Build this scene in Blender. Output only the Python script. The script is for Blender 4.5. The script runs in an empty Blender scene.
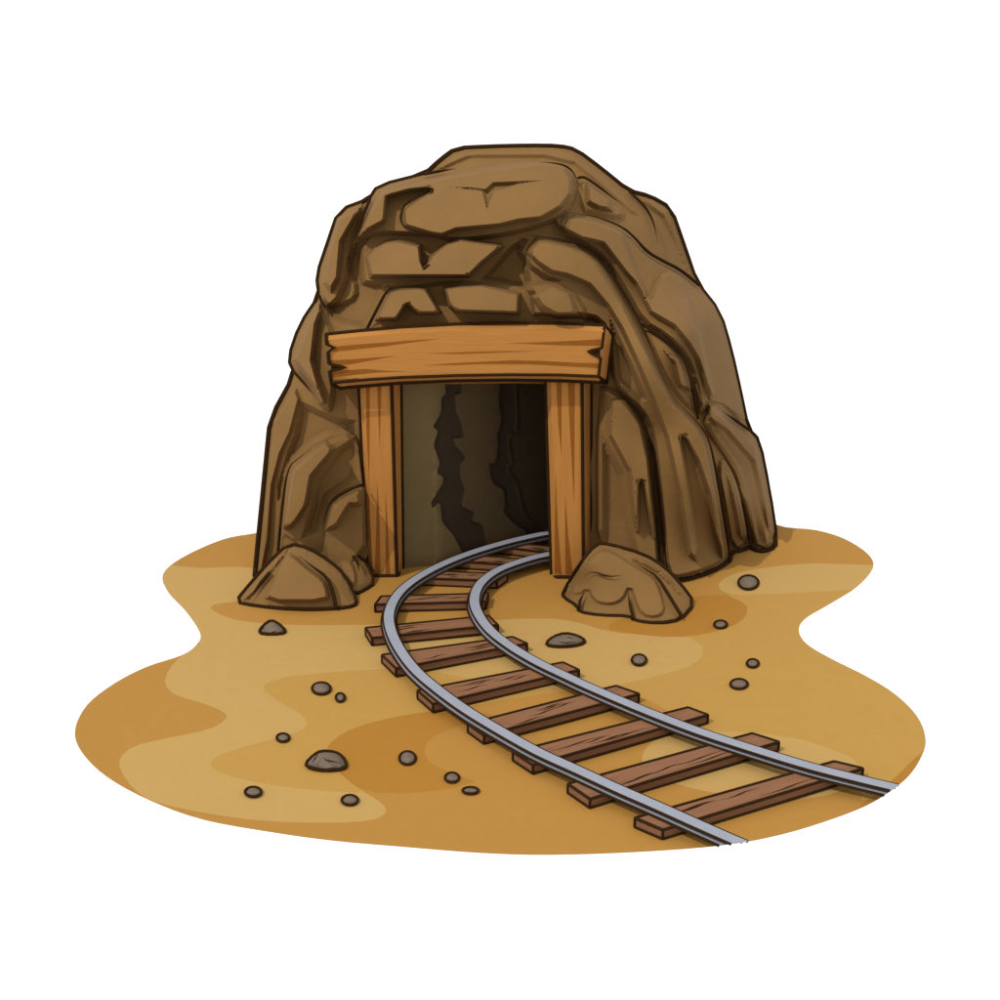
import bpy, math, random
import numpy as np
from mathutils import Vector
from mathutils.geometry import delaunay_2d_cdt

random.seed(4)
scene = bpy.context.scene
COL = scene.collection

# ------------------------------------------------------------------ camera, sky, sun, exposure
PITCH = math.radians(22.0)
CAM = np.array([0.0, -13.2, 6.24])
FOC = 1000.0 * 50.0 / 36.0
cam = bpy.data.cameras.new('camera')
cam.lens = 50.0
cam.sensor_width = 36.0
cam.clip_end = 2000.0
cam_ob = bpy.data.objects.new('camera', cam)
COL.objects.link(cam_ob)
cam_ob.location = CAM
cam_ob.rotation_euler = (math.pi / 2 - PITCH, 0, 0)
scene.camera = cam_ob

world = bpy.data.worlds.new('World')
scene.world = world
world.use_nodes = True
bg = world.node_tree.nodes['Background']
bg.inputs['Color'].default_value = (1, 1, 1, 1)
bg.inputs['Strength'].default_value = 1.25

SUN_AZ, SUN_EL = math.radians(50), math.radians(52)      # to the left of the viewer and high
sun = bpy.data.lights.new('sun', 'SUN')
sun.energy = 2.6
sun.angle = math.radians(0.5)
sun.color = (1.0, 0.95, 0.86)
sun_ob = bpy.data.objects.new('sun', sun)
COL.objects.link(sun_ob)
to_sun = Vector((-math.sin(SUN_AZ) * math.cos(SUN_EL), -math.cos(SUN_AZ) * math.cos(SUN_EL), math.sin(SUN_EL)))
sun_ob.rotation_euler = to_sun.to_track_quat('Z', 'Y').to_euler()
sun_ob.location = to_sun * 30

scene.view_settings.view_transform = 'Standard'
scene.view_settings.look = 'None'
scene.view_settings.exposure = 0.0
scene.view_settings.gamma = 1.0
scene.view_settings.use_curve_mapping = False


# ------------------------------------------------------------------ plan helpers
def ray(px, py):
    u = (np.asarray(px, float) - 500.0) / FOC
    v = (500.0 - np.asarray(py, float)) / FOC
    s, c = math.sin(PITCH), math.cos(PITCH)
    return np.stack([u, v * s + c, v * c - s], -1)


def at_depth(px, py, Y):
    d = ray(px, py)
    t = (np.asarray(Y, float) - CAM[1]) / d[..., 1]
    return CAM + d * t[..., None]


def on_ground(px, py, z=0.0):
    d = ray(px, py)
    t = (z - CAM[2]) / d[..., 2]
    return CAM + d * np.asarray(t)[..., None]


def ground_y(px, py):
    return on_ground(px, py)[..., 1]


def chaikin(pts, n=1, closed=True):
    p = np.array(pts, float)
    for _ in range(n):
        if closed:
            q = np.roll(p, -1, 0)
            p = np.stack([p * .75 + q * .25, p * .25 + q * .75], 1).reshape(-1, 2)
        else:
            a, b = p[:-1], p[1:]
            m = np.stack([a * .75 + b * .25, a * .25 + b * .75], 1).reshape(-1, 2)
            p = np.vstack([p[:1], m[1:-1], p[-1:]])
    return p


def resample(pts, step, closed=True):
    p = np.array(pts, float)
    q = np.vstack([p, p[:1]]) if closed else p
    out = []
    for a, b in zip(q[:-1], q[1:]):
        n = max(1, int(round(np.linalg.norm(b - a) / step)))
        for i in range(n):
            out.append(a + (b - a) * i / n)
    if not closed:
        out.append(q[-1])
    return np.array(out)


def catmull(pts, n=8):
    p = np.array(pts, float)
    p = np.vstack([2 * p[0] - p[1], p, 2 * p[-1] - p[-2]])
    out = []
    for i in range(1, len(p) - 2):
        for k in range(n):
            t = k / n
            a, b, c, d = p[i - 1], p[i], p[i + 1], p[i + 2]
            out.append(.5 * (2 * b + (c - a) * t + (2 * a - 5 * b + 4 * c - d) * t * t + (3 * b - a - 3 * c + d) * t ** 3))
    out.append(p[-2])
    return np.array(out)


def inside(P, poly):
    x, y = P[:, 0], P[:, 1]
    r = np.zeros(len(P), bool)
    q = np.roll(poly, -1, 0)
    for (ax, ay), (bx, by) in zip(poly, q):
        if ay == by:
            continue
        c = ((ay > y) != (by > y)) & (x < (bx - ax) * (y - ay) / (by - ay) + ax)
        r ^= c
    return r


def edge_dist(P, poly):
    d = np.full(len(P), 1e9)
    q = np.roll(poly, -1, 0)
    for a, b in zip(poly, q):
        ab = b - a
        L = float(ab @ ab)
        if L < 1e-12:
            continue
        t = np.clip(((P - a) @ ab) / L, 0, 1)
        d = np.minimum(d, np.linalg.norm(P - (a + t[:, None] * ab), axis=1))
    return d


def tps(ctrl, lam=0.5):
    c = np.array(ctrl, float)
    X, v = c[:, :2] / 100.0, c[:, 2]

    def U(r2):
        return np.where(r2 > 1e-12, r2 * np.log(r2 + 1e-12), 0.0)
    n = len(X)
    K = U(((X[:, None] - X[None]) ** 2).sum(-1)) + lam * 0.02 * np.eye(n)
    A = np.zeros((n + 3, n + 3))
    A[:n, :n] = K
    A[:n, n] = 1
    A[:n, n + 1:] = X
    A[n, :n] = 1
    A[n + 1:, :n] = X.T
    w = np.linalg.solve(A, np.concatenate([v, [0, 0, 0]]))

    def f(P):
        Q = np.asarray(P, float) / 100.0
        return U(((Q[:, None] - X[None]) ** 2).sum(-1)) @ w[:n] + w[n] + Q @ w[n + 1:]
    return f


class Geo:
    """collects faces of one mesh"""
    def __init__(self):
        self.v, self.f, self.m = [], [], []

    def add(self, verts, faces, mat=0):
        b = len(self.v)
        self.v.extend([tuple(map(float, p)) for p in verts])
        for i, f in enumerate(faces):
            self.f.append(tuple(int(b + k) for k in f))
            self.m.append(mat if np.isscalar(mat) else int(mat[i]))

    def tube(self, pts, rad, mat=1, sides=6, taper=(False, False), closed=False):
        p = np.array(pts, float)
        n = len(p)
        if n < 2:
            return
        if closed:
            T = np.roll(p, -1, 0) - np.roll(p, 1, 0)
        else:
            T = np.gradient(p, axis=0)
        T /= np.maximum(np.linalg.norm(T, axis=1), 1e-9)[:, None]
        R = np.full(n, rad, float) if np.isscalar(rad) else np.array(rad, float)
        k = max(2, int(n * .55))
        for e in (0, 1):
            if taper[e]:
                w = np.clip(np.arange(n) / k, .12, 1)
                R = R * (w if e == 0 else w[::-1])
        ref = np.array([.31, -.83, .46])
        rings = []
        for i in range(n):
            a = np.cross(T[i], ref)
            if np.linalg.norm(a) < .1:
                a = np.cross(T[i], np.array([1., 0, 0]))
            a /= np.linalg.norm(a)
            b = np.cross(T[i], a)
            for s in range(sides):
                g = 2 * math.pi * s / sides
                rings.append(p[i] + R[i] * (a * math.cos(g) + b * math.sin(g)))
        F = []
        for i in range(n if closed else n - 1):
            j = (i + 1) % n
            for s in range(sides):
                t = (s + 1) % sides
                F.append((i * sides + s, i * sides + t, j * sides + t, j * sides + s))
        if not closed:
            F.append(tuple(range(sides))[::-1])
            F.append(tuple((n - 1) * sides + s for s in range(sides)))
        self.add(rings, F, mat)

    def build(self, name, mats, parent=None, smooth=None, loc=None, rotz=0.0):
        me = bpy.data.meshes.new(name)
        V = np.array(self.v, float)
        if loc is not None:
            V = V - np.array(loc)
            c, s = math.cos(-rotz), math.sin(-rotz)
            V = np.stack([V[:, 0] * c - V[:, 1] * s, V[:, 0] * s + V[:, 1] * c, V[:, 2]], -1)
        me.from_pydata([tuple(p) for p in V], [], self.f)
        for m in mats:
            me.materials.append(m)
        me.polygons.foreach_set('material_index', self.m)
        if smooth is not None:
            me.polygons.foreach_set('use_smooth', [True] * len(me.polygons))
            me.set_sharp_from_angle(angle=math.radians(smooth))
        me.validate()
        me.update()
        o = bpy.data.objects.new(name, me)
        COL.objects.link(o)
        if loc is not None:
            o.location = loc
            o.rotation_euler = (0, 0, rotz)
        if parent:
            o.parent = parent
        return o


def tag(o, label=None, cat=None, group=None, kind=None):
    for k, v in (('label', label), ('category', cat), ('group', group), ('kind', kind)):
        if v:
            o[k] = v
    return o


# ------------------------------------------------------------------ materials
def material(name, col, rough=.9, spec=.15, var=.12, scale=6.0, bump=.25, bscale=None, stretch=(1, 1, 1), metal=0.0, streak=0.0):
    m = bpy.data.materials.new(name)
    m.use_nodes = True
    N, L = m.node_tree.nodes, m.node_tree.links
    b = N['Principled BSDF']
    b.inputs['Roughness'].default_value = rough
    b.inputs['Specular IOR Level'].default_value = spec
    b.inputs['Metallic'].default_value = metal
    tc = N.new('ShaderNodeTexCoord')
    mp = N.new('ShaderNodeMapping')
    mp.inputs['Scale'].default_value = stretch
    L.new(tc.outputs['Object'], mp.inputs['Vector'])
    n1 = N.new('ShaderNodeTexNoise')
    n1.inputs['Scale'].default_value = scale
    n1.inputs['Detail'].default_value = 6
    n1.inputs['Roughness'].default_value = .6
    L.new(mp.outputs['Vector'], n1.inputs['Vector'])
    cr = N.new('ShaderNodeValToRGB')
    lo = [c * (1 - var) for c in col]
    hi = [c * (1 + var) for c in col]
    cr.color_ramp.elements[0].position = .3
    cr.color_ramp.elements[0].color = (*lo, 1)
    cr.color_ramp.elements[1].position = .7
    cr.color_ramp.elements[1].color = (*hi, 1)
    L.new(n1.outputs['Fac'], cr.inputs['Fac'])
    L.new(cr.outputs['Color'], b.inputs['Base Color'])
    if bump:
        n2 = N.new('ShaderNodeTexNoise')
        n2.inputs['Scale'].default_value = bscale or scale * 4
        n2.inputs['Detail'].default_value = 5
        L.new(mp.outputs['Vector'], n2.inputs['Vector'])
        bp = N.new('ShaderNodeBump')
        bp.inputs['Strength'].default_value = bump
        bp.inputs['Distance'].default_value = .02
        L.new(n2.outputs['Fac'], bp.inputs['Height'])
        L.new(bp.outputs['Normal'], b.inputs['Normal'])
    return m


def srgb(r, g, b, k=1.0):
    def f(c):
        c /= 255.0
        return (c / 12.92 if c <= .04045 else ((c + .055) / 1.055) ** 2.4) * k
    return (f(r), f(g), f(b))


M_ROCK = material('brown_rock', srgb(140, 105, 60, .575), var=.06, scale=2.5, bump=.3, bscale=14)
M_INK = material('dark_ink_line', (.024, .012, .005), rough=1, spec=0, var=.1, bump=0)  # drawn ink lines along edges, silhouettes and cracks
SK = .565
M_SAND_L = material('pale_sand', srgb(200, 162, 95, SK), var=.02, scale=8, bump=.05, bscale=90)
M_SAND_M = material('ochre_sand', srgb(195, 151, 76, SK), var=.02, scale=8, bump=.05, bscale=90)
M_SAND_D = material('brown_sand', srgb(188, 138, 64, SK), var=.02, scale=8, bump=.05, bscale=90)
M_SAND_X = material('dark_shaded_sand', srgb(181, 127, 49, SK), var=.02, scale=8, bump=.05, bscale=90)  # darkest sand tone, also paints the shadow beside the broad boulder
M_WOOD = material('timber', srgb(178, 122, 60, .73), var=.06, scale=3, bump=.2, bscale=10, stretch=(6, 6, .6))
M_WOOD_H = material('beam_timber', srgb(178, 122, 60, .73), var=.06, scale=3, bump=.2, bscale=10, stretch=(.6, 6, 6))
M_GRAIN = material('timber_grain', srgb(142, 86, 26, .66), var=.06, scale=3, bump=.2)
M_SLEEPER = material('sleeper_wood', srgb(144, 101, 72, .60), var=.16, scale=3, bump=.3, bscale=8, stretch=(.8, 9, 9))
M_STEEL = material('rail_steel', srgb(158, 163, 176, .62), rough=.8, spec=.1, var=.05, scale=5, bump=.05)
M_STONE = material('grey_stone', srgb(122, 108, 95, .64), rough=1, spec=0, var=.1, scale=9, bump=.3, bscale=30)
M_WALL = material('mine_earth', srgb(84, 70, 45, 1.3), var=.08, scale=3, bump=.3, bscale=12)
M_WALL_MID = material('mine_earth_shaded', srgb(68, 55, 36, 1.3), var=.08, scale=3, bump=.3, bscale=12)  # darker copy of the wall earth, painting the shade further in
M_WALL_DARK = material('mine_shade_band', srgb(50, 40, 29, 1.05), var=.12, scale=4, bump=.4, bscale=12)  # jagged dark bands, tunnel shade put into the colour
M_WALL_DARKEST = material('mine_shade_darkest', srgb(34, 26, 16, 2.6), var=.15, scale=4, bump=.4, bscale=12)  # darkest end of the tunnel, shade put into the colour


# ------------------------------------------------------------------ carved surface builder
def carve(geo, outline, depth, plates=(), regions=(), inks=(), step=6.0, edge=4.0, constraints=(), grounded=False, mat0=0, fine=3.0):
    """triangulates an outlined face and gives each point its distance; plates = raised polygons (poly, raise, bevel)"""
    outline = np.array(outline, float)
    V, E = [], []

    def loop(p, closed=True):
        b = len(V)
        V.extend(map(tuple, p))
        n = len(p)
        for i in range(n if closed else n - 1):
            E.append((b + i, b + (i + 1) % n))
    ol = resample(outline, edge)
    loop(ol)
    for poly, raise_, bev in plates:
        pr = resample(poly, edge)
        loop(pr)
        T = np.roll(pr, -1, 0) - np.roll(pr, 1, 0)
        Nn = np.stack([-T[:, 1], T[:, 0]], -1)
        Nn /= np.maximum(np.linalg.norm(Nn, axis=1), 1e-9)[:, None]
        for sg in (1, -1):
            q = pr + Nn * bev * sg
            ok = inside(q, poly) & (edge_dist(q, poly) > bev * .93)
            b = len(V)
            idx = np.nonzero(ok)[0]
            V.extend(map(tuple, q[idx]))
            for a in range(len(idx) - 1):
                if idx[a + 1] - idx[a] == 1:
                    E.append((b + a, b + a + 1))
    for poly, mi in regions:
        loop(resample(poly, edge))
    for line in constraints:
        loop(resample(line, edge, False), False)
    lo, hi = ol.min(0), ol.max(0)
    gx, gy = np.meshgrid(np.arange(lo[0], hi[0], step), np.arange(lo[1], hi[1], step))
    g = np.stack([gx.ravel(), gy.ravel()], -1)
    g = g + np.random.RandomState(1).uniform(-.3, .3, g.shape) * step
    g = g[inside(g, outline)]
    g = g[edge_dist(g, outline) > edge * .4]
    V.extend(map(tuple, g))
    for poly, raise_, bev in plates:
        lo, hi = np.array(poly).min(0), np.array(poly).max(0)
        gx, gy_ = np.meshgrid(np.arange(lo[0], hi[0], fine), np.arange(lo[1], hi[1], fine))
        g = np.stack([gx.ravel(), gy_.ravel()], -1)
        g = g + np.random.RandomState(2).uniform(-.25, .25, g.shape) * fine
        g = g[inside(g, poly) & inside(g, outline)]
        if len(g):
            g = g[edge_dist(g, poly) > .8]
            V.extend(map(tuple, g))
    res = delaunay_2d_cdt([Vector(p) for p in V], E, [], 0, 1e-3)
    P = np.array([tuple(p) for p in res[0]])
    F = np.array([f for f in res[2] if len(f) == 3])
    C = P[F].mean(1)
    F = F[inside(C, outline)]
    C = P[F].mean(1)

    def D(Q):
        Q = np.asarray(Q, float)
        y = depth(Q)
        for poly, raise_, bev in plates:
            k = inside(Q, poly)
            if k.any():
                d = edge_dist(Q[k], poly)
                y[k] -= raise_ * np.clip(d / bev, 0, 1)
        if grounded:
            y = np.minimum(y, ground_y(Q[:, 0], Q[:, 1]) - .004)
        return y
    Y = D(P)
    W = at_depth(P[:, 0], P[:, 1], Y)
    mats = np.full(len(F), mat0)
    for poly, mi in regions:
        mats[inside(C, np.array(poly))] = mi
    # face towards the viewer
    a, b, c = W[F[:, 0]], W[F[:, 1]], W[F[:, 2]]
    flip = (np.cross(b - a, c - a) * (CAM - a)).sum(1) < 0
    F[flip] = F[flip][:, ::-1]
    geo.add(W, F, mats)
    for line, wpx, tp in inks:
        q = resample(line, 3.0, False)
        y = D(q)
        for dx, dy in ((4, 0), (-4, 0), (0, 4), (0, -4), (2, 2), (-2, -2)):
            qq = q + (dx, dy)
            k = inside(qq, outline)
            y2 = D(qq)
            y = np.where(k, np.minimum(y, y2), y)
        for _ in range(2):
            y[1:-1] = np.minimum(y[1:-1], (y[:-2] + y[2:]) / 2)
        w = at_depth(q[:, 0], q[:, 1], y - .026)
        geo.tube(w, wpx / 2 / FOC * (np.linalg.norm(w - CAM, axis=1)), 1, taper=tp)
    return D, ol


def skirt(geo, px, D, drop=-.12, mat=0):
    w = at_depth(px[:, 0], px[:, 1], D(px))
    n = len(w)
    lo = w.copy()
    lo[:, 2] = drop
    geo.add(np.vstack([w, lo]), [(i, i + 1, n + i + 1, n + i) for i in range(n - 1)], mat)


def back_shell(geo, px, D, depth, cx, closed, k_lean=.3, steps=5, mat=0, rough=0.0):
    w = at_depth(px[:, 0], px[:, 1], D(px))
    n = len(w)
    rings = [w]
    rs = np.random.RandomState(7)
    for s in range(1, steps + 1):
        t = s / steps
        dy = depth * math.sin(t * math.pi / 2)
        r = w.copy()
        r[:, 0] = cx + (w[:, 0] - cx) * (1 - .2 * t - .55 * t * t)
        r[:, 1] = w[:, 1] + dy * (1.0 if closed else 1.0)
        r[:, 2] = np.maximum(w[:, 2] * (1 - .3 * t - .5 * t * t) - k_lean * dy, -.08)
        if rough:
            r[:, 1] += rs.uniform(-1, 1, n) * rough
            r[:, 2] -= rs.uniform(0, 1, n) * rough * .7
            r[:, 2] = np.maximum(r[:, 2], -.08)
        rings.append(r)
    c = rings[-1].mean(0)
    V = np.vstack(rings + [c[None]])
    F = []
    m = n if closed else n - 1
    for s in range(steps):
        for i in range(m):
            j = (i + 1) % n
            F.append((s * n + i, (s + 1) * n + i, (s + 1) * n + j, s * n + j))
    for i in range(m):
        F.append((steps * n + i, len(V) - 1, steps * n + (i + 1) % n))
    geo.add(V, F, mat)


def outline_tube(geo, px, D, wpx, closed=False, mat=1):
    w = at_depth(px[:, 0], px[:, 1], D(px) - .010)
    geo.tube(w, wpx / 2 / FOC * np.linalg.norm(w - CAM, axis=1), mat, closed=closed)


# ------------------------------------------------------------------ the sand
island = [(256, 533), (222, 539.6), (182, 557.6), (163, 574), (168, 592), (186, 611.6), (200, 633), (197, 644), (182, 655), (146, 667),
          (114, 683.6), (87, 705), (75, 730), (81.6, 752), (107, 777), (150, 800.6), (204, 820), (276, 833), (335, 841), (400, 846.7), (480, 853),
          (550, 855), (640, 852), (722, 845.5), (780, 835), (834, 818.6), (873.6, 802), (906, 779), (922, 755.6), (925.5, 737.6), (917, 716), (895, 694),
          (866, 676), (830, 658), (807, 644), (799, 631), (805, 619), (830, 604), (857, 587), (873, 568), (868, 554), (845, 539), (816, 530), (776, 524.5),
          (745, 500), (730, 470), (680, 462), (500, 458), (340, 462), (300, 485), (285, 510)]
island = catmull(island + island[:1], 4)[:-1]


def P8(pts, x0, y0, k):
    return np.array([(x0 + a * k, y0 + b * k) for a, b in pts])


sand_regions = [
    # ochre to the east, pale and ochre tongues to the west, dark patches, some painting shadow beneath rocks
    (chaikin([(600, 631), (672, 636), (704, 634), (733, 626), (747, 615), (747.6, 604), (724, 593), (740, 590), (853, 590), (900, 585), (960, 700),
              (940, 740), (922, 750), (890, 783), (859, 806), (864, 785), (861, 764), (700, 730), (672, 713), (640, 694), (586, 690), (560, 680)], 2), 2),
    (chaikin([(140, 560), (193, 568), (233, 566), (258, 568), (258, 600), (225, 602), (209, 606), (214, 612), (236, 620), (262, 623), (312, 625), (400, 624), (470, 620), (542, 617), (575, 621), (610, 632),
              (650, 635), (686, 635), (702, 644), (704, 652), (695, 663), (672, 671), (629, 682), (600, 687), (516, 697), (440, 712), (400, 714), (355, 730), (300, 770), (340, 781), (366, 792), (384, 804), (387, 812), (375, 820),
              (330, 823), (262, 821), (204, 813), (152, 802), (132, 788), (120, 770), (119, 757), (132, 745), (168, 737), (211, 729), (227, 719), (225, 712), (204, 703), (175, 695), (164, 684), (168, 669), (182, 655), (205, 640), (150, 600)], 1), 1),
    (chaikin([(600, 687), (516, 690), (480, 680), (420, 668), (381, 668), (312, 673), (276, 678), (260, 687), (276, 700), (305, 716), (308, 727), (290, 734), (240, 747),
              (215, 755.6), (209, 764.6), (222, 773.6), (262, 782.6), (312, 789), (370, 793), (440, 760), (440, 712), (516, 697)], 1), 2),
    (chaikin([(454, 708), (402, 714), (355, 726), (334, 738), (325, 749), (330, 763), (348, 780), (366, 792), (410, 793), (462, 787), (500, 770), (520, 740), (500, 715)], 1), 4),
    (chaikin([(520, 722), (480, 720), (450, 728), (430, 738), (423, 750), (430, 763), (450, 772), (480, 783), (560, 800), (600, 760), (560, 725)], 2), 3),
    (chaikin([(724, 593), (747.6, 603), (747, 615), (733, 626), (704, 634), (672, 637), (636, 634), (600, 628), (640, 610), (690, 596)], 1), 4),  # shadow beneath the broad boulder, painted on the sand
    (chaikin([(717, 585), (725, 577), (744, 570), (802, 562), (852, 564), (890, 566), (870, 585), (853, 590), (780, 593), (740, 594), (724, 592)], 1), 1),
    (chaikin([(641, 759), (645, 748), (654, 739), (687, 730), (752, 732), (800, 738), (824, 746), (850, 755), (861, 766), (856, 784), (824, 796), (780, 799), (712, 793), (669, 782), (648, 770)], 2), 1),
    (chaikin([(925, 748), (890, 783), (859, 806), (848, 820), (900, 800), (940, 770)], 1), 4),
]


def build_sand():
    g = Geo()
    V, E = [], []

    def loop(p):
        b = len(V)
        V.extend(map(tuple, p))
        E.extend((b + i, b + (i + 1) % len(p)) for i in range(len(p)))
    loop(island)
    for poly, _ in sand_regions:
        loop(resample(poly, 8))
    lo, hi = island.min(0), island.max(0)
    gx, gy = np.meshgrid(np.arange(lo[0], hi[0], 9), np.arange(lo[1], hi[1], 6))
    q = np.stack([gx.ravel(), gy.ravel()], -1)
    q = q[inside(q, island)]
    V.extend(map(tuple, q))
    res = delaunay_2d_cdt([Vector(p) for p in V], E, [], 0, 1e-3)
    P = np.array([tuple(p) for p in res[0]])
    F = np.array([f for f in res[2] if len(f) == 3])
    F = F[inside(P[F].mean(1), island)]
    C = P[F].mean(1)
    W = on_ground(P[:, 0], P[:, 1])
    d = np.clip(edge_dist(P, island) / 25, 0, 1)
    W[:, 2] = -.012 * d * (1 + np.sin(W[:, 0] * 2.3 + W[:, 1] * 1.1) * np.cos(W[:, 1] * 2.9 - W[:, 0] * .7)) * .5
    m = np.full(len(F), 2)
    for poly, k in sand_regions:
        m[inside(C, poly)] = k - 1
    a, b, c = W[F[:, 0]], W[F[:, 1]], W[F[:, 2]]
    fl = np.cross(b - a, c - a)[:, 2] < 0
    F[fl] = F[fl][:, ::-1]
    g.add(W, F, m)
    e = on_ground(island[:, 0], island[:, 1])
    lo_ = e.copy()
    cen = np.array([0, -.9, 0])
    lo_ = cen + (e - cen) * .86
    lo_[:, 1] += .12
    lo_[:, 2] = -.14
    n = len(e)
    g.add(np.vstack([e, lo_]), [(i, (i + 1) % n, n + (i + 1) % n, n + i) for i in range(n)] + [tuple(range(n, 2 * n))], 2)
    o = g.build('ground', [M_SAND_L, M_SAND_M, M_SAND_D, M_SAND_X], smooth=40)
    tag(o, 'island of ochre sand with pale and brown patches under the mine', 'ground', kind='structure')


build_sand()

# ------------------------------------------------------------------ the rock mound
MOUND_OUT = [(254.7, 576), (258, 540), (262, 500), (266.5, 454), (270, 419), (295, 373.4), (288.5, 359), (300, 325), (319.5, 296), (317, 275.6), (328, 243), (339, 210.6),
             (370, 199), (378, 186), (424.8, 174.2), (440, 160), (456, 148.2), (490, 146.5), (529, 145.6), (559, 146), (576, 149.5), (602, 169),
             (629, 191), (650, 196), (671, 208), (684, 245), (697, 283), (720, 312), (731, 350), (740, 390), (748, 429), (759, 440), (769, 490), (777, 543),
             (770, 550), (759, 551.5), (750, 547), (743, 550), (731, 553), (730, 562), (709, 573.6), (682, 581), (640, 583), (587, 577)]
MOUND_IN = [(566, 560), (562, 366), (383, 366), (387, 574)]
outer = chaikin(MOUND_OUT, 1, False)
mound_poly = np.vstack([outer, np.array(MOUND_IN, float)])

slabs = [
    # raised slabs of the mound: outline, how far it stands out, bevel
    ([(352, 242), (362, 220), (370, 199), (378, 186), (424.8, 174), (470, 168), (520, 160), (542, 161), (567, 166), (576, 176), (579, 195), (566, 218), (535, 230),
      (500, 238), (455, 243), (430, 237), (405, 236), (380, 235)], .20, 5),
    ([(579, 184), (584, 177), (598, 186), (623, 205), (627, 218), (612, 220), (595, 216), (580, 212)], .10, 5),
    ([(569, 212.7), (595, 216), (621, 226), (634, 236.6), (647, 252), (663, 261), (681, 270), (697, 283), (720, 312), (731, 350), (740, 390), (748, 429), (712, 402), (700, 418),
      (697, 405), (692, 378), (683, 355), (665, 338), (641, 324), (624, 294), (611, 272), (598, 255), (580, 244), (560, 236)], .20, 6),
    ([(530, 235), (556, 238), (580, 244), (598, 255), (611, 272), (624, 294), (640, 322), (652, 351), (664, 379), (678, 403), (699, 424), (709, 438), (717, 475),
      (724, 515), (730, 553), (730, 562), (709, 573.6), (682, 581), (664, 583), (658, 506), (651, 449), (646, 423), (629, 402), (612, 385), (604, 330), (590, 318), (545, 320), (520, 280)], .26, 7),
    ([(641, 324), (665.6, 338), (682.5, 355), (692.5, 378), (697.7, 417), (680, 402), (664, 379), (652, 352)], .06, 5),
    ([(596, 386), (612, 386), (629, 402), (645.7, 423), (651, 449), (657, 506), (664, 582), (596, 578)], .20, 6),
    ([(712, 402), (722, 412), (748, 429), (759, 440), (769, 490), (777, 543), (770, 550), (759, 551.5), (751, 545), (743, 501), (735, 475), (722, 454), (708, 436), (702, 420)], .24, 6),
    ([(722, 454), (735, 475), (743, 501), (751, 545), (731, 553), (722, 500), (716, 470)], .12, 4),
    ([(317, 275), (328, 243), (339, 210.6), (370, 199), (352, 242), (349, 265), (362, 290), (352, 305), (325, 309), (319, 296)], .12, 5),
    ([(319.5, 296), (300, 325), (288.5, 359), (295, 373), (312, 392), (320, 408), (331, 415), (336, 400), (338, 340), (326, 309)], .16, 6),
    ([(278, 578), (279, 540), (282, 506), (287.7, 467), (310, 449), (328, 440), (352, 430), (366, 450), (368, 578)], .20, 5),
    ([(322, 531), (330, 501), (361, 485), (372, 484), (372, 578), (326, 578)], .10, 4),
    ([(367, 332), (388, 287), (417, 285), (450, 280), (520, 282), (556, 280), (585, 300), (590, 330), (590, 345), (365, 345)], .10, 5),
]
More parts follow.
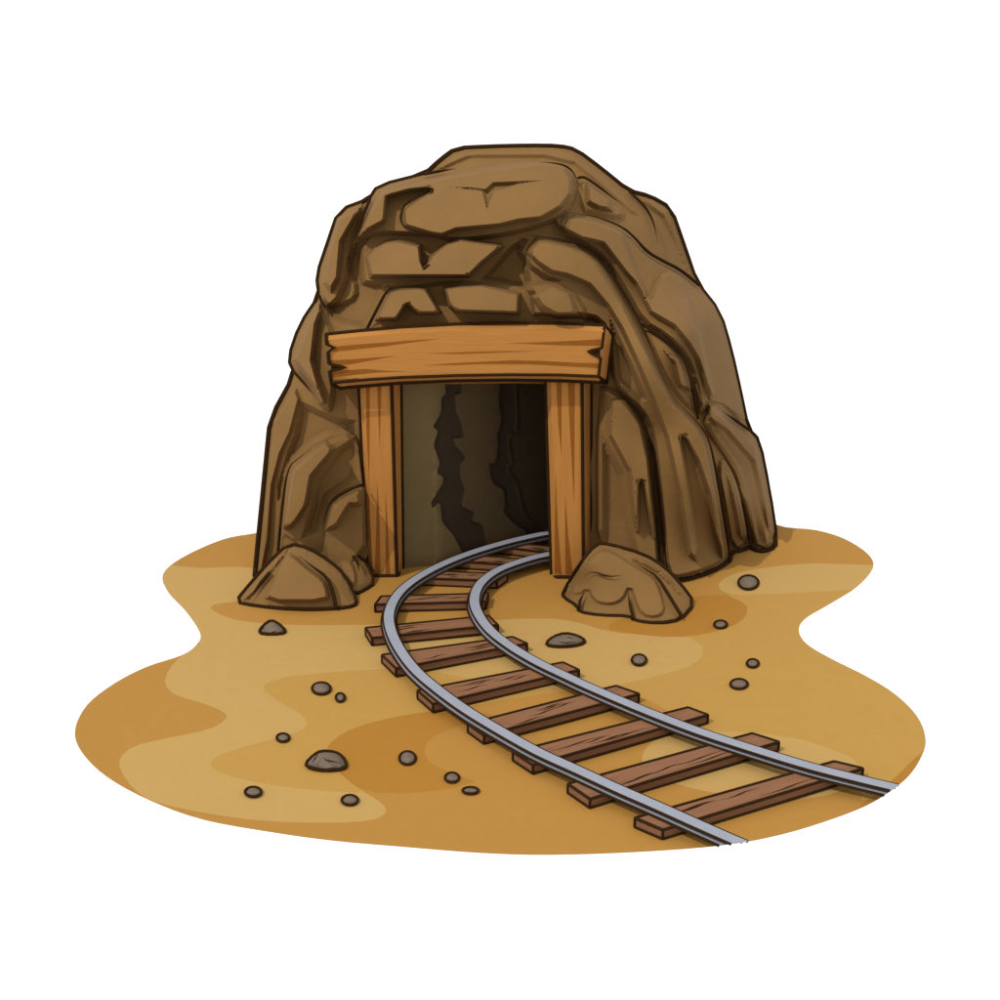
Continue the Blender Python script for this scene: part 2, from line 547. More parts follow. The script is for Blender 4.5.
patches = [
    ([(322, 283), (327, 250), (337, 217), (362, 206), (357, 218), (343, 242), (340, 278), (331, 294)], .10, 4),
    ([(356, 239), (373, 204), (381, 190), (440, 177), (500, 166), (541, 161), (566, 167), (573, 179), (572, 195), (562, 208), (541, 220), (520, 222), (500, 227), (456, 231), (442, 237),
      (430, 235), (403, 227), (401, 208), (430, 190), (410, 192), (388, 198), (386, 222), (373, 229)], .13, 3.5),
    ([(369, 278), (365, 257), (374, 247), (386, 240.5), (399, 239), (421, 244), (423.5, 265), (430, 255), (445.6, 242), (461, 238), (507, 244), (482, 265), (469, 278), (425, 278)], .24, 3.5),
    ([(374, 321), (389, 290), (400, 286), (417, 285.5), (427, 287), (443, 313), (435, 315), (417, 315), (407, 306), (397, 321)], .18, 3.5),
    ([(442, 287), (461, 284), (482, 283), (521, 292.5), (520, 315), (456, 313), (448, 307)], .20, 3.5),
    ([(530, 296), (554, 285.5), (572, 294), (578.5, 316), (532, 316)], .11, 3.5),
    ([(524, 252), (538, 240), (546, 238), (567, 244), (585, 252), (598, 263), (624, 302), (652, 357), (675, 403), (699, 427), (708, 444), (720, 500), (728, 553), (722, 561), (712, 532),
      (707, 495), (696, 462), (683, 438), (690, 480), (701, 548), (697, 563), (688, 556), (678, 496), (665, 438), (652, 402), (634, 360), (620, 330), (606, 307), (588, 286), (567, 277), (551, 274), (536, 264)], .09, 4),
    ([(608, 420), (611, 399), (626, 398), (642, 423), (650, 459), (657, 537), (653, 540), (646, 510), (641, 482), (640, 530), (637, 537), (632, 516), (627.5, 472), (608, 436)], .08, 3.5),
    ([(554, 220), (569, 215), (595, 219), (624, 231), (634, 260), (649, 296), (660, 275), (671, 270), (684, 281), (692, 299), (702, 333), (714, 385), (717, 394), (710, 401), (704, 385),
      (696, 360), (687, 345), (673, 328), (649, 314), (634, 285), (624, 274), (602, 245), (580, 240), (556, 227)], .10, 4),
    ([(586, 181), (611, 200), (613, 212), (598, 209), (586, 203)], .09, 3.5),
    ([(636, 196), (652, 199), (669, 210), (680, 243), (693, 277), (687, 274), (675, 243), (662, 218), (650, 209)], .04, 3.5),
    ([(432, 170), (458, 152), (500, 150), (559, 150), (575, 154), (600, 172), (627, 197), (642, 218), (630, 213), (600, 187), (574, 165), (545, 158), (470, 158), (445, 169)], .03, 3),
    ([(281, 529), (290, 470), (311, 451), (326, 440), (337, 449), (313, 477), (308, 506), (298, 522), (290, 530)], .14, 4),
    ([(324, 532), (331, 503), (360, 488), (363, 506), (350, 507), (337, 529)], .12, 4),
    ([(257, 572), (269, 454), (273, 420), (295, 384), (301, 399), (292, 433), (282, 454), (274, 485), (270, 540), (264, 572)], .04, 3),
    ([(319, 300), (304, 330), (292, 360), (314, 390), (320, 406), (327, 404), (322, 388), (314, 360), (318, 325), (323, 312)], .12, 4),
    ([(662, 349), (680, 358), (690, 378), (693, 392), (678, 388), (673, 365)], .08, 3.5),
    ([(706, 401), (722, 404), (746, 431), (758, 446), (771, 503), (775, 532), (772, 542), (761, 506), (751, 462), (725, 432), (707, 420)], .08, 4),
    ([(725, 467), (733, 477), (742, 506), (748, 537), (744, 542), (738, 537), (729, 490)], .05, 3.5),
    # hollows between the slabs
    ([(346, 262), (352, 244), (372, 236), (363, 250), (366, 280), (400, 284), (385, 288), (372, 318), (366, 328), (345, 325), (328, 318), (326, 306), (335, 297), (343, 280)], -.18, 6),
    ([(480, 280), (510, 246), (522, 238), (530, 238), (522, 252), (534, 266), (550, 276), (565, 280), (530, 291), (500, 283)], -.16, 5),
    ([(608, 312), (619, 335), (632, 362), (648, 400), (640, 404), (628, 394), (616, 380), (611, 335)], -.14, 5),
    ([(300, 400), (320, 410), (340, 418), (356, 420), (358, 432), (330, 436), (310, 446), (294, 460), (287, 474), (283, 500), (277, 502), (277, 487), (285, 457), (294, 434)], -.12, 6),
    ([(338, 447), (355, 436), (361, 455), (356, 480), (330, 498), (320, 532), (300, 540), (310, 508), (315, 478)], -.12, 7),
    ([(706, 406), (722, 434), (748, 463), (758, 507), (768, 545), (756, 548), (746, 500), (736, 472), (722, 450), (708, 430)], -.12, 6),
    ([(600, 388), (610, 396), (606, 420), (606, 438), (625, 474), (632, 520), (640, 560), (655, 575), (600, 572)], -.12, 7),
    # cracks cut back into the face
    ([(448, 187), (465, 190), (482, 192), (487, 211), (494, 194), (520, 185), (545, 180), (493, 182), (485, 189), (470, 187)], -.10, 2.5),
    ([(628, 455), (634, 480), (639, 515), (634, 490)], -.06, 2),
]
mound_plates = [(chaikin(p, 1), r, b) for p, r, b in slabs] + [(np.array(p, float), r * (2.1 if r > 0 else 1.0), b + .5) for p, r, b in patches]

T, N_ = True, False
mound_inks = [
    ([(370, 199), (362, 218), (353, 241)], 4, (N_, T)),
    ([(424, 174), (440, 171), (456, 168.5)], 4, (N_, T)),
    ([(539, 162), (555, 163), (567, 166), (575, 174), (580, 189)], 3.5, (T, T)),
    ([(578, 178), (584, 176.5), (598, 186), (612, 197), (623, 205)], 3.5, (N_, T)),
    ([(431, 188), (412, 199), (402, 207), (400, 225), (415, 231), (431, 236)], 4, (T, T)),
    ([(485, 191), (487, 194), (490, 191)], 2, (T, T)),
    ([(569, 212.7), (595, 216), (621, 226), (634, 236.6), (647, 252), (663, 261), (681, 270), (699, 285)], 4.5, (T, N_)),
    ([(629, 191), (645, 206), (653, 220), (658, 242)], 4, (N_, T)),
    ([(526, 235), (556, 238), (580, 244), (598, 255), (611, 272), (624, 294), (639.6, 322), (652.6, 351), (664, 380)], 4.5, (T, T)),
    ([(641, 324), (665.6, 338), (682.5, 355), (689, 372), (694, 395), (698, 419)], 4.5, (N_, N_)),
    ([(676, 401), (690, 414), (699, 424), (709, 438), (717, 475), (724, 515), (730, 553), (730, 562)], 4.5, (T, N_)),
    ([(722, 411), (735, 420), (749, 430)], 4, (T, N_)),
    ([(722, 454), (735, 475), (743, 501), (751, 546)], 4.5, (T, N_)),
    ([(629, 402), (645.7, 423), (651, 449), (657, 506), (664, 570)], 4.5, (T, N_)),
    ([(319.5, 296), (322, 303), (326, 310)], 4, (N_, T)),
    ([(294, 372), (303, 382), (312.5, 393)], 4, (N_, T)),
    ([(278, 552), (282, 506), (287.7, 467), (299, 458), (311, 449)], 4, (N_, T)),
    ([(322, 531), (325, 515), (330, 501), (345, 491), (362, 485)], 4, (T, N_)),
    ([(366, 331), (377, 309), (388, 288), (400, 286), (419, 285)], 4, (N_, T)),
]
mound_inks = [(chaikin(l, 2, False), w * .78, t) for l, w, t in mound_inks]


def gy(x, y):
    return float(ground_y(x, y))


mound_ctrl = [(x, y, gy(x, y) + .12) for x, y in MOUND_OUT[-12:] if True]
mound_ctrl += [(254.7, 576, gy(254.7, 576) + .1), (320, 577, .18), (385, 574, .25), (566, 562, .26), (587, 577, .16),
               (262, 500, .45), (268, 440, .7), (290, 360, .95), (318, 285, 1.2), (339, 211, 1.5), (378, 186, 1.55), (430, 172, 1.75), (500, 146, 2.0), (576, 149, 2.05),
               (629, 191, 2.0), (671, 208, 2.25), (697, 283, 2.1), (731, 350, 1.9), (748, 429, 1.55), (769, 490, 1.2),
               (385, 380, .36), (470, 325, .36), (566, 380, .36), (390, 330, .38), (560, 325, .38), (345, 340, .42), (345, 400, .42), (345, 470, .34), (310, 400, .50), (310, 500, .34),
               (420, 250, .85), (500, 250, .75), (480, 200, 1.15), (560, 200, 1.15), (600, 245, .95), (620, 330, .52), (620, 450, .26), (620, 540, .22), (660, 430, .36), (690, 500, .28), (690, 330, .62),
               (720, 420, .62), (740, 500, .62)]
g = Geo()
mound_depth = tps(mound_ctrl)
D, ol = carve(g, mound_poly, mound_depth, mound_plates, inks=mound_inks, step=7, edge=4, grounded=True)
outer_s = resample(outer, 4, False)
outline_tube(g, outer_s, D, 4.8)
left_low = outer_s[:1]
k0 = int(np.argmin(np.linalg.norm(outer_s - np.array((777, 543)), axis=1)))
skirt(g, outer_s[k0:], D)
inner = resample(np.array([MOUND_OUT[-1]] + MOUND_IN[:1], float), 6, False)
skirt(g, inner, D)
inner = resample(np.array([MOUND_IN[-1], MOUND_OUT[0]], float), 6, False)
skirt(g, inner, D)
back_shell(g, outer_s[:k0 + 1][::3], D, 2.3, .15, False, rough=.10, steps=6)
mound = g.build('rock_mound', [M_ROCK, M_INK], smooth=8)
tag(mound, 'tall brown rock mound with stepped slabs around the dark mine opening', 'rock mound')

# ---- inside of the mine, its shade painted as darker wall bands
wall_base = [(330, 567), (398, 570), (436, 566.5), (467, 555.5), (506, 543.5), (548, 534), (620, 522)]
wb = np.array(wall_base)
wb_y = np.array([gy(x, y) for x, y in wall_base])


def wall_depth(Q):
    return np.interp(Q[:, 0], wb[:, 0], wb_y) + .05


def soft(pts, x0, y0, k):
    p = P8(pts, x0, y0, k)              # barely rounded corners
    q, r = np.roll(p, -1, 0), np.roll(p, 1, 0)
    return np.stack([p * .88 + r * .12, p * .88 + q * .12], 1).reshape(-1, 2)


shade1 = soft([(248, 20), (335, 20), (332, 92), (298, 100), (305, 180), (330, 240), (348, 315), (292, 318), (300, 350), (355, 412), (325, 450), (325, 510), (350, 575), (330, 655),
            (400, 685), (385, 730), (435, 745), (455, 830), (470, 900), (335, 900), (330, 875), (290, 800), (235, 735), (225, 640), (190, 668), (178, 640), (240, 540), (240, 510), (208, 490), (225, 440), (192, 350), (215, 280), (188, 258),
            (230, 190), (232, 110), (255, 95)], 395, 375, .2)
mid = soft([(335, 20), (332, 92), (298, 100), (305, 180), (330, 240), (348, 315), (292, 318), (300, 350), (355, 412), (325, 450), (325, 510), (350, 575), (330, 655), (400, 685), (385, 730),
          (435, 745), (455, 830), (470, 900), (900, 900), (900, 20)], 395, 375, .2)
shade2 = soft([(527, 20), (518, 130), (530, 210), (520, 275), (510, 285), (515, 370), (500, 440), (472, 440), (475, 500), (490, 545), (545, 575), (550, 660), (540, 685), (600, 750), (655, 780),
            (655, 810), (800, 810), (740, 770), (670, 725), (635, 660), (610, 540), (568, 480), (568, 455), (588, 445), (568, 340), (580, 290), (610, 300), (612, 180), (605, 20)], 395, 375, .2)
shade_end = soft([(605, 20), (612, 180), (610, 300), (580, 290), (568, 340), (588, 445), (568, 455), (568, 480), (610, 540), (635, 660), (670, 725), (740, 770), (1000, 765), (1000, 20)], 395, 375, .2)
g = Geo()
wall_poly = np.array([(388, 568.5), (398, 570), (436, 566.5), (467, 555.5), (506, 543.5), (548, 534), (578, 528), (578, 345), (388, 345)], float)
Dw, _ = carve(g, wall_poly, wall_depth, plates=[(shade1, -.04, 3), (shade2, -.04, 3), (shade_end, -.03, 3)],
              regions=[(mid, 2), (shade1, 3), (shade2, 3), (shade_end, 4)], step=8, edge=4)
skirt(g, resample(wall_poly[:8], 6, False), Dw, drop=-.06)
# roof of the mine over the opening, so that no daylight falls in from above
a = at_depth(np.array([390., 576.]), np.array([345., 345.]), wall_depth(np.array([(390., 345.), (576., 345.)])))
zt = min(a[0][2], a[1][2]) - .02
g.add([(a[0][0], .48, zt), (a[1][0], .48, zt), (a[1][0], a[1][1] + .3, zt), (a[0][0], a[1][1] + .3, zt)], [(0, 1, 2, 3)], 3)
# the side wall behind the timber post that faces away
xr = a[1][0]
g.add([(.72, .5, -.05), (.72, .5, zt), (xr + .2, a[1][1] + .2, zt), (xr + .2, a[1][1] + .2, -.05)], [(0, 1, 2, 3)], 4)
wall = g.build('tunnel_wall', [M_WALL, M_INK, M_WALL_MID, M_WALL_DARK, M_WALL_DARKEST], parent=mound, smooth=28)

# ------------------------------------------------------------------ timber portal
portal = bpy.data.objects.new('timber_portal', None)
COL.objects.link(portal)
portal.location = (-.2, .1, 0)
tag(portal, 'orange brown timber frame of two posts and a cracked lintel at the mine mouth', 'mine portal')
bpy.context.view_layer.update()


def close_back(g, ol, D, vec, mat=0):
    w = at_depth(ol[:, 0], ol[:, 1], D(ol))
    n = len(w)
    b = w.copy()
    b[:, 1] = b[:, 1].max() + vec[1]
    b[:, 0] += vec[0]
    b[:, 2] += vec[2]
    g.add(np.vstack([w, b]), [(i, (i + 1) % n, n + (i + 1) % n, n + i) for i in range(n)] + [tuple(range(n, 2 * n))], mat)


def parent_keep(o, p):
    o.parent = p
    o.matrix_parent_inverse = p.matrix_world.inverted()


def make_post(tl, bl, tr, br, side_t, side_b, Yf, grain):
    left = lambda y: np.interp(y, [tl[1], bl[1]], [tl[0], bl[0]])
    right = lambda y: np.interp(y, [tr[1], br[1]], [tr[0], br[0]])
    side = lambda y: np.interp(y, [side_t[1], side_b[1]], [side_t[0], side_b[0]])

    def dep(Q):
        x, y = Q[:, 0], Q[:, 1]
        return Yf + .11 * np.clip((left(y) + 5 - x) / 5, 0, 1) + .22 * np.clip((x - right(y)) / np.maximum(side(y) - right(y), 1), 0, 1)
    g = Geo()
    out = np.array([tl, tr, side_t, side_b, br, bl], float)
    ys = np.linspace(tl[1], bl[1], 24)
    cons = [np.stack([left(ys) + 5, ys], -1)[1:-1], np.stack([right(ys), ys], -1)[1:-1]]
    D, ol = carve(g, out, dep, regions=[(np.array(p, float), 2) for p in grain], step=8, edge=4, constraints=cons)
    close_back(g, ol, D, (.0, .03, 0))
    for line in ([tl, bl], [tr, br], [side_t, side_b], [bl, br, side_b]):
        q = resample(np.array(line, float), 5, False)
        outline_tube(g, q, D, 3.8)
    o = g.build('post', [M_WOOD, M_INK, M_GRAIN], smooth=30)
    parent_keep(o, portal)
    return o


def G5(p): return [(340 + a * .21, 380 + b * .21) for a, b in p]
def G6(p): return [(535 + a * .22, 370 + b * .22) for a, b in p]


make_post((358.5, 378), (368, 576), (391.5, 378), (397, 576), (401, 378), (403, 571.5), gy(382, 576), [
    G5([(122, 10), (143, 10), (139, 510), (125, 200)]), G5([(176, 10), (198, 10), (189, 335)]), G5([(178, 480), (190, 700), (193, 928), (165, 928), (172, 700)]),
    G5([(217, 510), (240, 928), (217, 928)])])
make_post((545.5, 374), (551.5, 577), (582, 374), (583.5, 577), (591, 374), (591, 571), gy(567, 577), [
    G6([(95, 20), (122, 20), (121, 400), (105, 240)]), G6([(147, 20), (182, 20), (178, 620), (160, 300)]), G6([(92, 450), (104, 700), (122, 930), (88, 930)]),
    G6([(136, 560), (150, 740), (172, 930), (138, 930)])])

# lintel beam
top_px = np.array([(326, 334.5), (360, 331), (400, 327.5), (456, 324.5), (510, 323.5), (560, 323.7), (604.5, 325.5)])
fbot_px = np.array([(331.5, 383), (370, 379.5), (400, 377.5), (456, 375.5), (510, 374.7), (560, 375), (598.5, 376.5)])
bot_px = np.array([(340, 388), (370, 385.2), (400, 382.7), (456, 380.3), (510, 379.6), (560, 380.3), (606.5, 382.5)])
BY = -.09


def beam_depth(Q):
    x, y = Q[:, 0], Q[:, 1]
    t = np.interp(x, top_px[:, 0], top_px[:, 1])
    b = np.interp(x, fbot_px[:, 0], fbot_px[:, 1])
    b2 = np.interp(x, bot_px[:, 0], bot_px[:, 1])
    e = np.interp(y, [325, 376], [604, 599])
    return (BY + .12 * np.clip((t + 5.5 - y) / 5.5, 0, 1) + .10 * np.clip((y - b) / np.maximum(b2 - b, 1), 0, 1)
            + .22 * np.clip((x - e) / 8, 0, 1))


beam_out = np.array(list(map(tuple, top_px)) + [(613, 334), (606.5, 382.5)] + list(map(tuple, bot_px[::-1][1:])) + [(331, 384), (329.5, 371), (346, 367.5), (329, 364), (328, 352), (335, 347.5), (327, 345)], float)


def G2(p): return np.array([(320 + a * .16, 310 + b * .16) for a, b in p])
def G3(p): return np.array([(460 + a * .16, 310 + b * .16) for a, b in p])


beam_grain = [G2([(95, 228), (250, 214), (450, 200), (620, 186), (760, 182), (600, 200), (400, 228), (200, 250), (80, 262)]),
              G2([(62, 315), (200, 308), (480, 286), (300, 320), (180, 342), (70, 345)]),
              G2([(72, 388), (160, 375), (290, 368), (400, 378), (550, 384), (380, 390), (200, 408), (75, 425)]),
              G2([(660, 272), (900, 262), (1000, 260), (1180, 256), (1380, 259), (1180, 264), (1000, 272), (880, 276)]),
              G2([(640, 345), (860, 330), (1000, 324), (1200, 314), (1400, 318), (1600, 330), (1740, 332), (1740, 364), (1500, 350), (1300, 340), (1000, 338), (860, 345)]),
              G3([(260, 210), (450, 204), (700, 192), (880, 182), (882, 226), (760, 224), (600, 220), (420, 213)])]
g = Geo()
ledge = np.stack([np.interp(np.linspace(326, 380, 14), [325, 376], [604, 599]), np.linspace(326, 380, 14)], -1)
D, ol = carve(g, beam_out, beam_depth, regions=[(p, 2) for p in beam_grain], step=8, edge=4,
              constraints=[top_px + np.array([(1, 5.5)] + [(0, 5.5)] * 5 + [(-1, 5.5)]), fbot_px[1:], ledge])
close_back(g, ol, D, (.02, .38, -.22))
for line, w in ((top_px, 4.2), (fbot_px, 3), (bot_px, 4.4), ([(604.5, 326), (602, 348)], 3.2), ([(600.8, 358), (598.7, 376)], 3.2), ([(604.5, 326), (613, 334), (606.5, 382.5)], 4), ([(598.5, 376.5), (606.5, 382.5)], 3),
                ([(326, 334.5), (327, 345)], 4), ([(328, 352), (329, 364)], 4), ([(329.5, 371), (331.5, 384), (340, 388)], 4),
                ([(327, 345), (335, 347.5), (328, 352)], 2.6), ([(329, 364), (346, 367.5), (329.5, 371)], 3), ([(602, 348), (588, 351.5), (600.8, 358)], 3)):
    outline_tube(g, resample(np.array(line, float), 4, False), D, w)
# split at the end of the lintel
nk = G3([(805, 257), (875, 246), (878, 285)])
w = at_depth(nk[:, 0], nk[:, 1], np.full(3, BY - .006))
g.add(w, [(0, 1, 2)], 1)
o = g.build('lintel', [M_WOOD_H, M_INK, M_GRAIN], smooth=30)
parent_keep(o, portal)

# ------------------------------------------------------------------ boulders and stones
def stone(name, outline, ground_n, label, cat, group, mat, plates=(), inks=(), lean=.45, depth=.5, bulge=.06, line=3.7, rounds=1, ctrl=(), step=6):
    """outline: first ground_n points lie on the ground (clockwise from there over the top)"""
    out = np.array(outline, float)
    gp = out[:ground_n]
    gpy = np.array([gy(x, y) for x, y in gp])
    c = [(x, y, v) for (x, y), v in zip(gp, gpy)]
    ymid = gpy.min()
    ylow = gp[:, 1].max()
    for x, y in out[ground_n:]:
        h = (ylow - y) / FOC * 14 / math.cos(PITCH)
        c.append((x, y, max(gpy.mean(), np.interp(x, np.sort(gp[:, 0]), gpy[np.argsort(gp[:, 0])])) + lean * h + .08))
    c += list(ctrl)
    f0 = tps(c, .2)
    pol = chaikin(out, rounds) if rounds else out
    span = edge_dist(resample(pol, 6) * .5 + pol.mean(0) * .5, pol).max()

    def f(Q):
        d = np.where(inside(Q, pol), edge_dist(Q, pol), 0)
        t = np.clip(d / max(span * 1.6, 1), 0, 1)
        return f0(Q) - bulge * np.sqrt(np.maximum(1 - (1 - t) ** 2, 0))
    g = Geo()
    D, ol = carve(g, pol, f, [(chaikin(p, 1), r, b) for p, r, b in plates], inks=[(chaikin(l, 1, False), w, t) for l, w, t in inks], step=step, edge=min(4, step), grounded=True)
    outline_tube(g, ol, D, line, closed=True)
    cx = at_depth(ol[:, 0], ol[:, 1], D(ol))[:, 0].mean()
    back_shell(g, ol, D, depth, cx, True, k_lean=.45, steps=4)
    ce = at_depth(pol[:, 0], pol[:, 1], D(pol)).mean(0)
    ce[2] = 0
    o = g.build(name, [mat, M_INK], smooth=10, loc=tuple(ce))
    return tag(o, label, cat, group)


stone('boulder', [(357, 600), (355, 606), (336, 608.7), (295, 609.5), (256, 606), (235, 602), (250, 584), (268, 563), (288.5, 543.7), (308, 547.6), (329, 560.6), (344, 573.6)], 6,
      'large pointed brown boulder beside the small rock and portal post', 'boulder', 'boulders at the mine mouth', M_ROCK,
      plates=[([(262, 603), (270, 585), (285, 555), (292, 552), (310, 568), (325, 579), (329, 590), (330, 603)], .12, 4),
              ([(240, 600), (258, 580), (285, 548), (290, 549), (270, 575), (250, 600)], .05, 3)],
      inks=[([(299, 556), (312, 566), (327, 577), (333, 592), (336, 608)], 4, (T, N_)), ([(249, 600), (258, 586), (270, 572)], 3.6, (T, N_))],
      lean=.5)
stone('boulder', [(375, 583), (366, 589), (356, 594), (335, 592), (326, 558), (334, 553), (345, 553.5), (356, 554.5), (367, 563)], 4,
      'small rounded brown rock wedged behind the pointed boulder', 'boulder', 'boulders at the mine mouth', M_ROCK,
      plates=[([(340, 575), (338, 560), (350, 558), (357, 570), (358, 585), (352, 588)], .05, 3.5)],
      inks=[([(353, 556), (358, 563), (359, 571)], 3, (N_, T))], depth=.3, lean=.5)
stone('boulder', [(695, 603), (681, 619.5), (658, 623.5), (634, 620.5), (630, 616), (600, 615.5), (579, 612), (577.5, 606), (563, 597), (563, 592), (580, 563), (596, 543.7), (608, 543.7), (644, 554), (665, 567), (680, 583)], 9,
      'large broad brown boulder with cracked face in front of a portal post', 'boulder', 'boulders at the mine mouth', M_ROCK,
      plates=[([(566, 595), (582, 566), (597, 549), (611, 549), (640, 568), (656, 577), (662, 592), (667, 613), (655, 619), (641, 616), (634, 602), (630, 586), (624, 600), (612, 606), (597, 604), (590, 597), (588, 590), (580, 596)], .05, 3),
              ([(615, 551), (645, 559), (665, 573), (686, 597), (683, 599), (662, 577), (640, 564)], .05, 3)],
      inks=[([(585, 576), (592, 571), (608, 577), (623, 575)], 2.6, (T, T)), ([(632, 561), (645, 569), (657, 576), (668, 594), (682, 617)], 4, (T, N_)),
            ([(585, 592), (580, 600), (579, 608)], 3.4, (T, N_)), ([(628, 592), (630, 605), (633, 618)], 3.4, (T, N_))],
      lean=.5)

stone('stone', [(286, 631), (282, 634), (262, 634), (259, 631), (264, 625), (271, 620), (279, 624)], 4,
      'small pointed grey stone in front of the pointed boulder', 'stone', 'loose grey stones on the sand', M_STONE, line=3.4, depth=.15, bulge=.06, step=4)
stone('stone', [(347, 766), (342, 769), (325, 770.5), (310, 768), (305, 764), (314, 755), (321, 751), (335, 752), (343, 757)], 5,
      'large angular grey stone in the dark sand far from the rails', 'stone', 'loose grey stones on the sand', M_STONE, line=3.8, depth=.2, bulge=.07, step=4,
      plates=[([(323, 757), (330, 754), (340, 757), (344, 765), (333, 763)], .03, 2.5)],
      inks=[([(322, 757), (327, 761), (338, 762)], 1.6, (T, T)), ([(318, 754), (312, 763)], 1.6, (T, T))])
stone('stone', [(586, 641), (580, 645), (563, 647), (549, 646), (546, 643), (553, 637), (565, 633), (578, 636)], 5,
      'flat wide grey stone between the rails and the broad boulder', 'stone', 'loose grey stones on the sand', M_STONE, line=3.6, depth=.2, bulge=.07, step=4,
      inks=[([(556, 641), (565, 643), (576, 642)], 1.4, (T, T)), ([(566, 637), (574, 639)], 1.4, (T, T))])

PEB = 'round pebbles on the sand'
for x, y, rx, ry, lab in (
        (321.3, 688.4, 9.2, 5.9, 'oval grey pebble next to a tiny round one on ochre sand'),
        (340.3, 697.4, 4.4, 4.1, 'tiny round grey pebble next to the oval one on ochre sand'),
        (283, 737.6, 6.2, 4, 'flat grey pebble at the tip of the pale sand tongue'),
        (253.2, 791.8, 8.2, 4.8, 'oval grey pebble on the pale sand near its rim, leftmost of all pebbles'),
        (349.8, 800, 8.2, 4.9, 'oval grey pebble below the large angular stone on pale sand'),
        (407.5, 758, 8.2, 6.6, 'rounder grey pebble in the middle of the dark brown sand'),
        (452, 777.5, 7, 4.8, 'oval grey pebble just above the flattest pebble near the rail'),
        (470.5, 790.4, 8, 3.2, 'flattest grey pebble, a thin sliver on brown sand near the rail'),
        (639, 659.8, 7.2, 5.2, 'grey pebble alone on pale sand to the side of the flat wide stone'),
        (720.5, 624.4, 6.3, 3.7, 'flat grey pebble at the edge of the dark sand beside the broad boulder'),
        (748.4, 582.4, 10, 6.9, 'largest grey pebble, two toned, on pale sand beside the rock mound'),
        (752.7, 663.3, 5.8, 4, 'smaller upper pebble of the close pair on the open ochre sand'),
        (739, 684, 8.6, 4.9, 'larger lower pebble of the close pair on the open ochre sand')):
    ang = np.radians(np.arange(0, 360, 30) + 15)
    pts = [(x + rx * math.cos(a) * 1.02, y + ry * math.sin(a) * 1.02) for a in ang]
    stone('pebble', pts, 6, lab, 'pebble', PEB, M_STONE, line=2.8, depth=.08, bulge=.05, rounds=1, lean=.4, step=3)

# ------------------------------------------------------------------ railway track
track = bpy.data.objects.new('railway_track', None)
COL.objects.link(track)
track.location = tuple(on_ground(440., 640.))
tag(track, 'curved narrow railway track on wooden sleepers leading out of the mine', 'railway track')
bpy.context.view_layer.update()
SLEEPER_TOP, SLEEPER_LOW = .085, -.02
sleepers = [  # back-left, front-left, front-right, back-right of the top face
    [(635, 818), (663, 830), (863, 768.5), (834, 761.5)],
    [(568, 784), (590, 799), (779, 742), (752, 733.5)],
    [(513, 752), (533, 765), (708, 715), (688, 707.5)],
    [(468, 724), (484, 735.5), (639, 694), (616, 686)],
    [(417.6, 690.5), (433, 704), (579, 670), (563, 662.5)],
    [(382, 655), (396, 668.5), (527, 643.5), (512.5, 637)],
    [(365.6, 628), (372, 638), (498, 625), (489, 616)],
    [(381, 596.5), (375, 604.5), (486, 601.5), (488, 593.5)],
    [(425, 571), (418, 578), (497, 581), (507, 574)],
    [(463, 555), (452, 561), (515, 565), (530, 559.5)],
    [(505, 542.5), (497, 546.5), (560, 554), (572, 549)],
]
for q in sleepers:
    q = np.array(q, float)
    t = on_ground(q[:, 0], q[:, 1], SLEEPER_TOP)
    b = t.copy()
    b[:, 2] = SLEEPER_LOW
    g = Geo()
    g.add(np.vstack([t, b]), [(3, 2, 1, 0), (4, 5, 6, 7)] + [(i, (i + 1) % 4, 4 + (i + 1) % 4, 4 + i) for i in range(4)])
    r = .0125
    low = b.copy()
    low[:, 2] = .006
    for ring in (t, low):
        for i in range(4):
            g.tube([ring[i], ring[(i + 1) % 4]], r, 1)
    for i in range(4):
        g.tube([t[i], low[i]], r, 1)
    for k in range(5):                                   # splits in the top of the wood
        u = random.uniform(.2, .8)
        s0 = random.uniform(.08, .6)
        s1 = s0 + random.uniform(.15, .35)
        pts = []
        for m in range(7):
            s = s0 + (s1 - s0) * m / 6
            A = t[0] + (t[3] - t[0]) * s
            B = t[1] + (t[2] - t[1]) * s
            pts.append(A + (B - A) * (u + .05 * math.sin(m)))
        g.tube(pts, .007, 1, taper=(T, T))
    mid_ = t.mean(0)
    mid_[2] = 0
    e = (t[3] + t[2]) / 2 - (t[0] + t[1]) / 2
    o = g.build('sleeper', [M_SLEEPER, M_INK], loc=tuple(mid_), rotz=math.atan2(e[1], e[0]))
    bpy.context.view_layer.update()
    parent_keep(o, track)

rails = [
    [(640, 517), (600, 523), (548, 532.5), (506, 542), (467, 554), (436, 567), (412, 581), (397, 595), (389.5, 611), (390, 626.6), (398, 646), (414, 668), (436, 687.5), (464, 708), (495.6, 727.5), (529, 746.5), (550, 757),
     (580, 770.5), (620, 789), (660, 806.5), (700, 824.5), (742, 842.8), (765, 852)],
    [(640, 541), (600, 546), (548, 554), (519, 561.6), (495.6, 571), (480, 583.7), (474.5, 598), (477.5, 612), (490, 629.5), (511, 646), (537, 661.5), (566, 675.5), (593, 688), (640, 708), (694, 729), (751.6, 748), (809, 765.5), (859.6, 778.5),
     (895, 787), (915, 792)],
]
ZT = .142


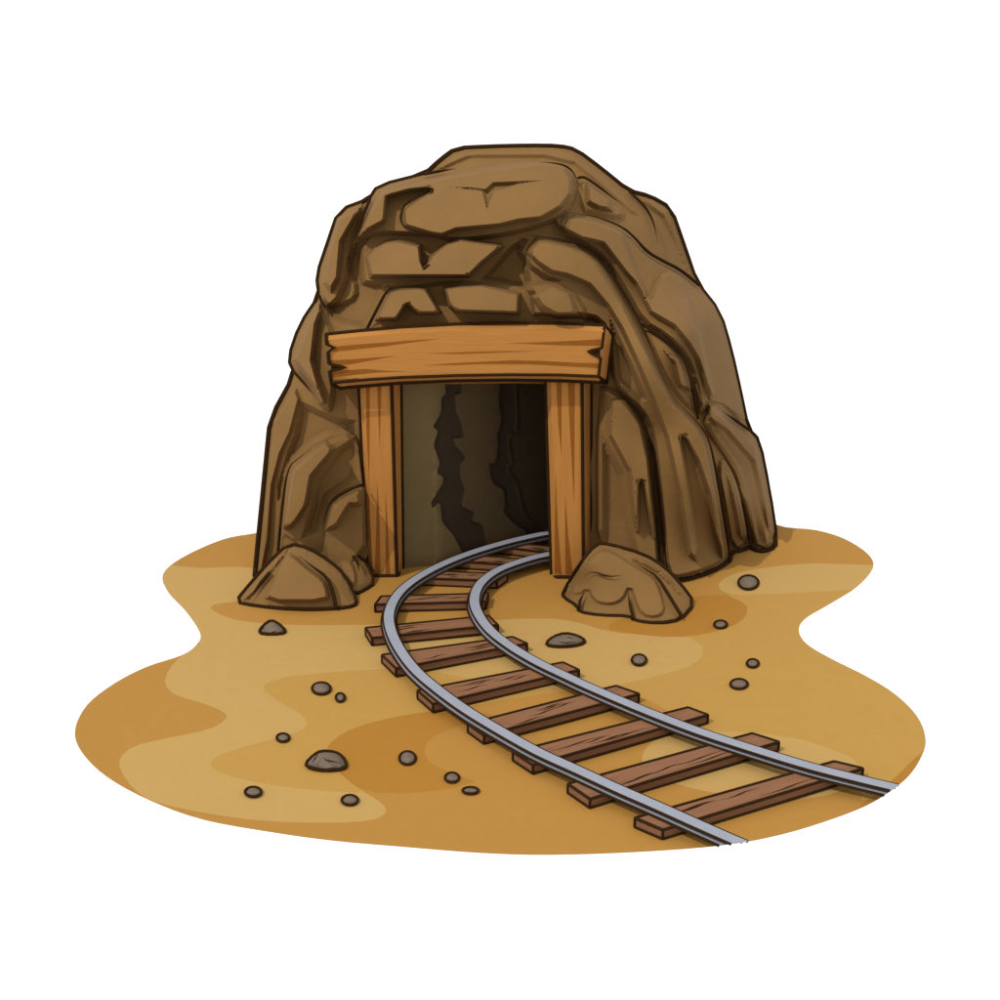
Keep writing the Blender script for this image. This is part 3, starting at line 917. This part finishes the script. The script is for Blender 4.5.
def to_px(p):
    r = np.asarray(p) - CAM
    s, c = math.sin(PITCH), math.cos(PITCH)
    dep = r[1] * c - r[2] * s
    return np.array([[500 + FOC * r[0] / dep, 500 - FOC * (r[1] * s + r[2] * c) / dep]])


def sawn(p, t):
    """rail end cut off slanting, flush with the rim of the sand"""
    ks = np.arange(0, -.8, -.002)
    if inside(to_px(p), island)[0]:
        return p
    hit = np.nonzero(inside(np.vstack([to_px(p + t * k) for k in ks]), island))[0]
    return p + t * ks[hit[0]] if len(hit) else p


for px in rails:
    c = catmull(px, 8)
    w = on_ground(c[:, 0], c[:, 1], ZT)
    tg = np.gradient(w, axis=0)
    tg[:, 2] = 0
    tg /= np.linalg.norm(tg, axis=1)[:, None]
    nr = np.stack([-tg[:, 1], tg[:, 0], np.zeros(len(w))], -1)
    prof = [(-.046, ZT), (-.051, ZT - .006), (-.049, ZT - .026), (-.02, ZT - .032), (-.02, .102), (-.068, .097), (-.070, .086), (.070, .086), (.068, .097), (.02, .102), (.02, ZT - .032), (.049, ZT - .026), (.051, ZT - .006), (.046, ZT)]
    g = Geo()
    n, m = len(w), len(prof)
    V = []
    for i in range(n):
        for a, z in prof:
            p = w[i] + nr[i] * a
            q = np.array((p[0], p[1], z))
            V.append(tuple(sawn(q, tg[i]) if i > n - 14 else q))
    F = [(i * m + k, i * m + (k + 1) % m, (i + 1) * m + (k + 1) % m, (i + 1) * m + k) for i in range(n - 1) for k in range(m)]
    F += [tuple(range(m)), tuple((n - 1) * m + k for k in range(m))[::-1]]
    g.add(V, F)
    for a, z, r in ((-.053, ZT - .01, .0115), (.053, ZT - .01, .0115), (-.072, .09, .012), (.072, .09, .012)):
        p = w + nr * a
        p[:, 2] = z
        for i in range(n - 14, n):
            p[i] = sawn(p[i], tg[i])
        p = np.array([q for j, q in enumerate(p) if j == 0 or np.linalg.norm(q - p[j - 1]) > .012])
        g.tube(p, r, 1)
    o = g.build('rail', [M_STEEL, M_INK], smooth=22)
    parent_keep(o, track)
